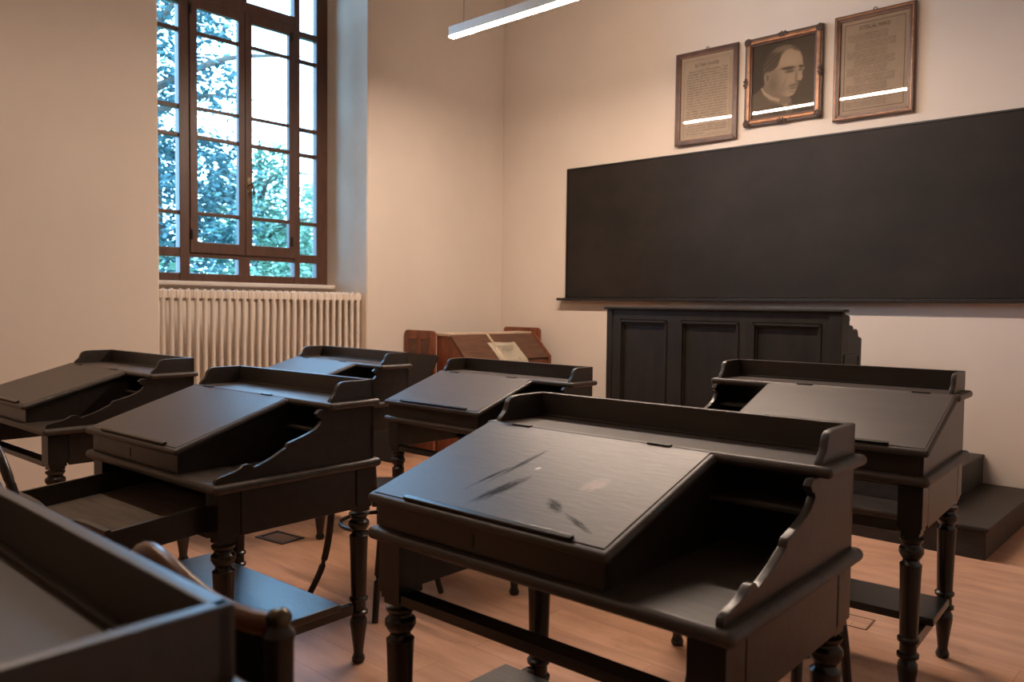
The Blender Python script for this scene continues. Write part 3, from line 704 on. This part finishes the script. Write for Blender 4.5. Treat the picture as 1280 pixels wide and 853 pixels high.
        g_ = over(g_, f_, h_)
        g_ = over(g_, .085 + .20 * ell(u, v, .50, .115, .16, .04, .8) + .05 * max(0, math.sin((u * .8 + v * 1.3) * 75)), poly(u, v, HAIR, .014) * .96)
        g_ = over(g_, .34, ell(u, v, .245, .465, .048, .075, .25)); g_ = over(g_, .17, ell(u, v, .255, .47, .022, .045, .4))
        g_ = over(g_, .10, ell(u, v, .575, .385, .115, .022, .4, .05)); g_ = over(g_, .10, ell(u, v, .775, .392, .045, .018, .4, .2))
        g_ = over(g_, .12, .85 * ell(u, v, .60, .43, .075, .024, .5)); g_ = over(g_, .14, .8 * ell(u, v, .765, .432, .03, .02, .5))
        g_ = over(g_, .14, .8 * ell(u, v, .725, .578, .04, .012, .5)); g_ = over(g_, .20, .7 * ell(u, v, .70, .52, .015, .08, .6))
        g_ = over(g_, .22, ell(u, v, .665, .622, .075, .022, .5, -.1)); g_ = over(g_, .13, .8 * ell(u, v, .665, .660, .055, .010, .5)); g_ = over(g_, .20, .5 * ell(u, v, .65, .700, .05, .012, .6))
        g_ = over(g_, .22, .5 * ell(u, v, .52, .57, .012, .08, .8, .35))
        return max(.03, g_)
    bm = NB(); cl = bm.verts.layers.float_color.new('print')
    V = []
    for j in range(NZg + 1):
        for i in range(NXg + 1):
            u, v = i / NXg, j / NZg
            vt = bm.verts.new((-pw / 2 + u * pw, 0, ph / 2 - v * ph)); g_ = shade(u, v)
            vt[cl] = (g_ * .95, g_ * .72, g_ * .52, 1); V.append(vt)
    for j in range(NZg):
        for i in range(NXg):
            a = j * (NXg + 1) + i; bm.faces.new((V[a], V[a + NXg + 1], V[a + NXg + 2], V[a + 1]))
    m = bpy.data.materials.new('sepia_print'); m.use_nodes = True; nt = m.node_tree
    at = nt.nodes.new('ShaderNodeAttribute'); at.attribute_name = 'print'
    nt.links.new(at.outputs['Color'], nt.nodes['Principled BSDF'].inputs['Base Color']); nt.nodes['Principled BSDF'].inputs['Roughness'].default_value = .7
    po = obj('portrait_print', bm, m, t, smooth=False); po.location = (0, -.009, h / 2)
    b = NB(); box(b, -pw / 2, pw / 2, -.0080, -.004, -ph / 2, ph / 2, 0); P('backing_board', b, M['frame_orn'])
    b = NB(); box(b, -pw / 2, pw / 2, -.0135, -.0120, -ph / 2, ph / 2, 0); P('picture_glass', b, M['picglass'])
    return t
portrait('framed sepia portrait of a man in a suit, in a bronze frame with carved corners', -2.588, 2.920, .585, .645)

# ------------------------------------------------------------------ lamps
def lamp(label, x0, x1, y, z0, m='lamp'):
    t = thing('pendant_lamp', label, 'lamp', ((x0 + x1) / 2, y, z0), 0, 'linear pendant lamps')
    L_ = (x1 - x0) / 2
    b = NB(); box(b, -L_, L_, -.024, .024, .0095, .075, .004); obj('lamp_body', b, M['lampbody'], t)
    b = NB(); box(b, -L_ + .002, L_ - .002, -.0238, .0238, 0, .010, .003); obj('diffuser', b, M[m], t)
    for sx in (-1, 1):
        b = NB(); tube(b, [(sx * (L_ - .13), 0, .07), (sx * (L_ - .13), 0, ZC - z0 - .02)], .0022, 6); obj('suspension_cable', b, M['cable'], t)
        b = NB(); lathe(b, [(.03, ZC - z0 - .025), (.034, ZC - z0 - .02), (.034, ZC - z0), (.01, ZC - z0)], sx * (L_ - .13), 0, 16); obj('ceiling_rose', b, M['lampbody'], t)
lamp('long white linear pendant lamp with a glowing underside, hanging in front of the corner', -4.26, -1.8, 3.95, 3.13)
lamp('added unseen linear pendant lamp over the near row of desks, lighting the left wall', -4.26, -2.1, .95, 3.13, 'lamp_added')  # unseen lamp added to brighten the left wall

# ------------------------------------------------------------------ brown desk in the corner, note, leaning board
bd = thing('brown_double_desk', 'red-brown wooden double desk with two sloping lids in the corner by the left wall', 'desk', (-5.0, 5.05, 0))
def db(bm, x0, x1, y0, y1, z0, z1, bev=.003): return box(bm, x0 + 5.0, x1 + 5.0, y0 - 5.05, y1 - 5.05, z0, z1, bev)
YA, YZ = 4.52, 5.56
b = NB(); prism(b, [(-5.02 + 5, 0), (-4.66 + 5, 0), (-4.66 + 5, .775), (-4.86 + 5, .985), (-5.02 + 5, .985)], YA - 5.05, YA + .025 - 5.05, 'y', .003); obj('end_panel', b, M['redwood'], bd)
b = NB(); prism(b, [(-4.98 + 5, 0), (-4.64 + 5, 0), (-4.64 + 5, .80), (-4.845 + 5, 1.005), (-4.98 + 5, 1.005)], YZ - .025 - 5.05, YZ - 5.05, 'y', .003); obj('end_panel', b, M['redwood'], bd)
def lidf(bm, y0, y1, off, th, sx0=0.0, sx1=1.0):
    x0, z0, x1, z1 = -4.86, .985, -4.655, .778
    a = (x0 + (x1 - x0) * sx0, z0 + (z1 - z0) * sx0); c = (x0 + (x1 - x0) * sx1, z0 + (z1 - z0) * sx1)
    nx, nz = .71, .704
    pts = [(a[0] + nx * off, a[1] + nz * off), (c[0] + nx * off, c[1] + nz * off), (c[0] + nx * (off + th), c[1] + nz * (off + th)), (a[0] + nx * (off + th), a[1] + nz * (off + th))]
    return prism(bm, [(p[0] + 5, p[1]) for p in pts], y0 - 5.05, y1 - 5.05, 'y', .003)
YM = 4.945
b = NB(); lidf(b, YA - .004, YM - .014, 0, .016); obj('lid', b, M['brownlid'], bd)
b = NB(); lidf(b, YM + .014, YZ - .028, 0, .016); obj('lid', b, M['brownlid'], bd)
b = NB(); lidf(b, YM - .013, YM + .013, .002, .020); obj('divider', b, M['ridge'], bd)
b = NB(); db(b, -5.03, -4.856, YA - .006, YZ - .026, .985, 1.010, .005); obj('ridge_board', b, M['ridge'], bd)
b = NB(); db(b, -4.690, -4.665, YA + .02, YZ - .02, .62, .775, .003); obj('front_board', b, M['redwood'], bd)
b = NB(); db(b, -4.99, -4.965, YA + .02, YZ - .02, .0, .985, .003); obj('back_board', b, M['redwood'], bd)
b = NB(); db(b, -4.70, -4.62, YA + .0, YZ, 0, .09, .005); obj('base_rail', b, M['redwood'], bd)
# bench ends carrying the seat behind the ridge
for i, (y0, ztop, xa, xb) in enumerate(((4.465, 1.028, -5.375, -4.995), (5.575, 1.045, -5.25, -4.80))):
    b = NB(); r_ = .03
    prism(b, [(xa + 5, 0), (xb + 5, 0), (xb + 5, ztop - r_), (xb + 5 - .01, ztop - .01), (xb + 5 - r_, ztop), (xa + 5 + r_, ztop), (xa + 5 + .01, ztop - .01), (xa + 5, ztop - r_)], y0 - 5.05, y0 + .03 - 5.05, 'y', .005)
    e_ = obj('bench_end', b, M['redwood'], bd)
    if i == 0:
        b = NB()
        for x0, x1 in ((-5.325, -5.205), (-5.165, -5.045)):
            for q in ((x0, x1, .955, .967), (x0, x1, .66, .672), (x0, x0 + .010, .66, .967), (x1 - .010, x1, .66, .967)): db(b, q[0], q[1], y0 - .006, y0, q[2], q[3], .002)
        obj('panel_moulding', b, M['redwood'], e_)
        b = NB()
        for x0, x1 in ((-5.315, -5.215), (-5.155, -5.055)): db(b, x0, x1, y0 - .002, y0, .672, .955, 0)
        obj('recessed_field', b, M['brownlid'], e_)
b = NB(); db(b, -5.36, -5.0, 4.49, 5.58, .43, .455, .004); obj('seat', b, M['redwood'], bd)

# note lying on the lid, folding over its lower edge
b = NB(); ys = [4.872 + .34 * i / 8 for i in range(9)]
pth = [(-4.775, .9275), (-4.74, .892), (-4.70, .851), (-4.655, .806), (-4.635, .785), (-4.628, .765), (-4.628, .72), (-4.629, .68)]
vs = [[b.verts.new((x + .0 + (.002 * math.sin(k * 1.3 + i)), y + .05 * j_ * .1, z + .004 * math.sin(i * .8))) for i, y in enumerate(ys)] for k, (j_, (x, z)) in enumerate(enumerate(pth))]
for a, c in zip(vs, vs[1:]):
    for i in range(8): b.faces.new((a[i], a[i + 1], c[i + 1], c[i]))
bmesh.ops.solidify(b, geom=b.faces[:], thickness=-.0012)
nt_ = obj('paper_note', b, M['note']); tag(nt_, 'cream paper note with faint grey lines lying on the brown desk lid', 'note')
b = NB()
for k, (u, l0, l1) in enumerate(((.30, .07, .28), (.42, .12, .27), (.55, .10, .25))):
    x, z = -4.775 + u * .12, .9275 - u * .1215
    box(b, -.004, .004, 4.872 + l0, 4.872 + l1, -.0006, .0006, 0, 1, lambda c: (x + .0065 + c[0] * .7, c[1], z + .0065 - c[0] * .7 + c[2]))
obj('printed_line', b, M['noteink'], nt_)

lbd = NB(); H_, tl = .94, R(29)
prism(lbd, [(-.22, 0), (.22, 0), (.22, H_ - .015), (.205, H_), (-.205, H_), (-.22, H_ - .015)], -.010, .010, 'y', .004)
lo = obj('leaning_board', lbd, M['board']); lo.location = (-5.13, 3.985, .006); lo.rotation_euler = (-tl, 0, 0)
lo.location = (-5.125, 4.455 - .94 * math.sin(tl) - .016, .006)
tag(lo, 'plain black wooden board leaning against the end of the brown desk', 'board')

# ------------------------------------------------------------------ floor outlets
fo = thing('floor_outlet', 'dark-rimmed floor socket in the boards just beyond the open-drawer desk', 'floor socket', (-3.76, 2.28, 0), R(8))
for q in ((-.11, .11, -.075, -.052), (-.11, .11, .058, .075), (-.11, -.088, -.052, .058), (.094, .11, -.052, .058)):
    b = NB(); box(b, *q, .0005, .007, .002); obj('rim', b, M['dark'], fo)
b = NB(); box(b, -.088, .094, -.052, .058, .0005, .003, .001); obj('cover_plate', b, M['outlet'], fo)
fo = thing('floor_outlet', 'closed square floor socket flush with the boards beside the right desk', 'floor socket', (-1.135, 3.27, 0), R(4))
b = NB()
for q in ((-.065, .065, -.065, -.060), (-.065, .065, .060, .065), (-.065, -.060, -.065, .065), (.060, .065, -.065, .065)): box(b, *q, .0005, .003, .001)
obj('rim', b, M['outlet'], fo)
b = NB(); box(b, -.058, .058, -.058, .058, .0005, .002, .0005); obj('cover_plate', b, M['floor'], fo)

# ------------------------------------------------------------------ garden outside
struct('ground', box(NB(), -45, XL - .8, -12, 40, -1.2, -1.0, 0), M['lawn'], smooth=False)
def tree(label, x, y, h, blobs, m, seed, n, size):
    rnd = random.Random(seed)
    t = thing('tree', label, 'tree', (x, y, -1.0), 0, 'trees in the garden')
    b = NB(); tube(b, spline([(0, 0, 0), (.05, .03, h * .3), (-.04, .06, h * .6), (.02, 0, h * .92)], 6), lambda u: .20 * (1 - u) + .03, 10)
    for k in range(7):
        a = rnd.uniform(0, 6.28); z0 = h * rnd.uniform(.35, .8); l_ = h * rnd.uniform(.15, .28)
        tube(b, spline([(0, 0, z0), (l_ * .5 * math.cos(a), l_ * .5 * math.sin(a), z0 + l_ * .25), (l_ * math.cos(a), l_ * math.sin(a), z0 + l_ * .3)], 4), lambda u: .06 * (1 - u) + .012, 6)
    obj('trunk', b, M['bark'], t)
    b = NB(); tot = sum(q[3] ** 2 for q in blobs)
    for (bx_, by_, bz_, br_) in blobs:
        for i in range(int(n * br_ ** 2 / tot)):
            while True:
                p = Vector((rnd.uniform(-1, 1), rnd.uniform(-1, 1), rnd.uniform(-1, 1)))
                if .35 < p.length < 1: break
            p = p * (br_ * (.75 + .3 * rnd.random())); p.z *= .8
            c = Vector((bx_, by_, bz_)) + p; s_ = size * rnd.uniform(.6, 1.4)
            q = Matrix.Rotation(rnd.uniform(0, 6.28), 3, 'Z') @ Matrix.Rotation(rnd.uniform(-1.1, 1.1), 3, 'X') @ Matrix.Rotation(rnd.uniform(-.8, .8), 3, 'Y')
            f_ = [c + q @ Vector(v) * s_ for v in ((-1, 0, 0), (-.3, -.42, .06), (.5, -.36, .05), (1, 0, -.1), (.5, .36, .05), (-.3, .42, .06))]
            b.faces.new([b.verts.new(v) for v in f_])
    o_ = obj('foliage', b, m, t, smooth=False); o_['kind'] = 'stuff'
    return t
tree('tall dark blue-green tree filling the left part of the window', -12.6, 5.4, 8.6, [(0, 0, 3.0, 1.1), (.2, .5, 4.2, 1.1), (0, -.3, 5.6, 1.1), (.1, .3, 6.6, .8), (0, -.4, 7.6, .8), (-.1, -.5, 4.5, 1.0), (0, .8, 4.4, .9), (.1, .9, 5.7, .75), (0, .7, 3.0, 1.0), (0, 1.0, 6.8, .5), (0, 1.2, 3.6, .7)], M['leafA'], 3, 8500, .062)
tree('bright leafy tree showing behind the middle window panes', -15.8, 9.1, 6.2, [(0, 0, 3.0, 1.4), (0, .7, 3.6, 1.0), (.3, -.7, 3.9, 1.1), (0, -.1, 4.6, 1.0), (.2, .2, 5.3, .5)], M['leafB'], 5, 6000, .07)
tree('low pale leafy tree at the right lower window panes', -19.0, 13.0, 5.0, [(0, 0, 2.6, 1.6), (.4, -1.2, 3.1, 1.3), (0, 1.2, 3.0, 1.4), (0, -.4, 4.2, 1.1), (0, -.3, 5.2, .6)], M['leafC'], 8, 6000, .085)
hd = thing('hedge', 'low blue-green hedge behind the bottom row of window panes', 'hedge', (-10.4, 6.2, -1.0))
b = NB(); rnd = random.Random(12)
for i in range(5200):
    c = Vector((rnd.uniform(-.45, .45), rnd.uniform(-3.6, 3.6), rnd.uniform(1.2, 2.75 + .25 * math.sin(i * .7)))); s_ = .06 * rnd.uniform(.6, 1.4)
    q = Matrix.Rotation(rnd.uniform(0, 6.28), 3, 'Z') @ Matrix.Rotation(rnd.uniform(-1.1, 1.1), 3, 'X')
    b.faces.new([b.verts.new(c + q @ Vector(v) * s_) for v in ((-1, 0, 0), (-.3, -.42, .06), (.5, -.36, .05), (1, 0, -.1), (.5, .36, .05), (-.3, .42, .06))])
o_ = obj('foliage', b, M['leafB'], hd, smooth=False); o_['kind'] = 'stuff'
b = NB()
for k in range(14): tube(b, spline([(.1 * math.sin(k), -3.4 + k * .52, 0), (.1 * math.cos(k), -3.4 + k * .53, .8), (0, -3.35 + k * .52, 1.9)], 3), .03, 6)
obj('stems', b, M['bark'], hd)

# ------------------------------------------------------------------ light, camera
wd = bpy.data.worlds.new('sky'); scene.world = wd; wd.use_nodes = True
bg = wd.node_tree.nodes['Background']; bg.inputs[0].default_value = (.41, .69, 1.0, 1); bg.inputs[1].default_value = 14.0

cam = bpy.data.cameras.new('camera'); co = bpy.data.objects.new('camera', cam); col.objects.link(co)
cam.sensor_width = 36; cam.lens = 36 * 1007.8 / 1280; cam.clip_start = .02; cam.clip_end = 200
yaw, pit, rol = R(42.658), R(2.562), R(.653)
fw = Vector((-math.sin(yaw), math.cos(yaw), 0)); rt = Vector((math.cos(yaw), math.sin(yaw), 0)); up = Vector((0, 0, 1))
f2 = fw * math.cos(pit) - up * math.sin(pit); u2 = up * math.cos(pit) + fw * math.sin(pit)
r3 = rt * math.cos(rol) + u2 * math.sin(rol); u3 = u2 * math.cos(rol) - rt * math.sin(rol)
co.matrix_world = Matrix(((r3.x, u3.x, -f2.x, 0), (r3.y, u3.y, -f2.y, 0), (r3.z, u3.z, -f2.z, 1.25), (0, 0, 0, 1)))
cam.dof.use_dof = True; cam.dof.focus_distance = 2.9; cam.dof.aperture_fstop = 28.34 / 6.5
scene.camera = co
scene.view_settings.view_transform = 'Standard'; scene.view_settings.look = 'None'
scene.view_settings.exposure = 0; scene.view_settings.gamma = 1; scene.view_settings.use_curve_mapping = False
scene.cycles.use_denoising = True
scene.cycles.max_bounces = 8; scene.cycles.transparent_max_bounces = 12
scene.cycles.caustics_reflective = False; scene.cycles.caustics_refractive = False
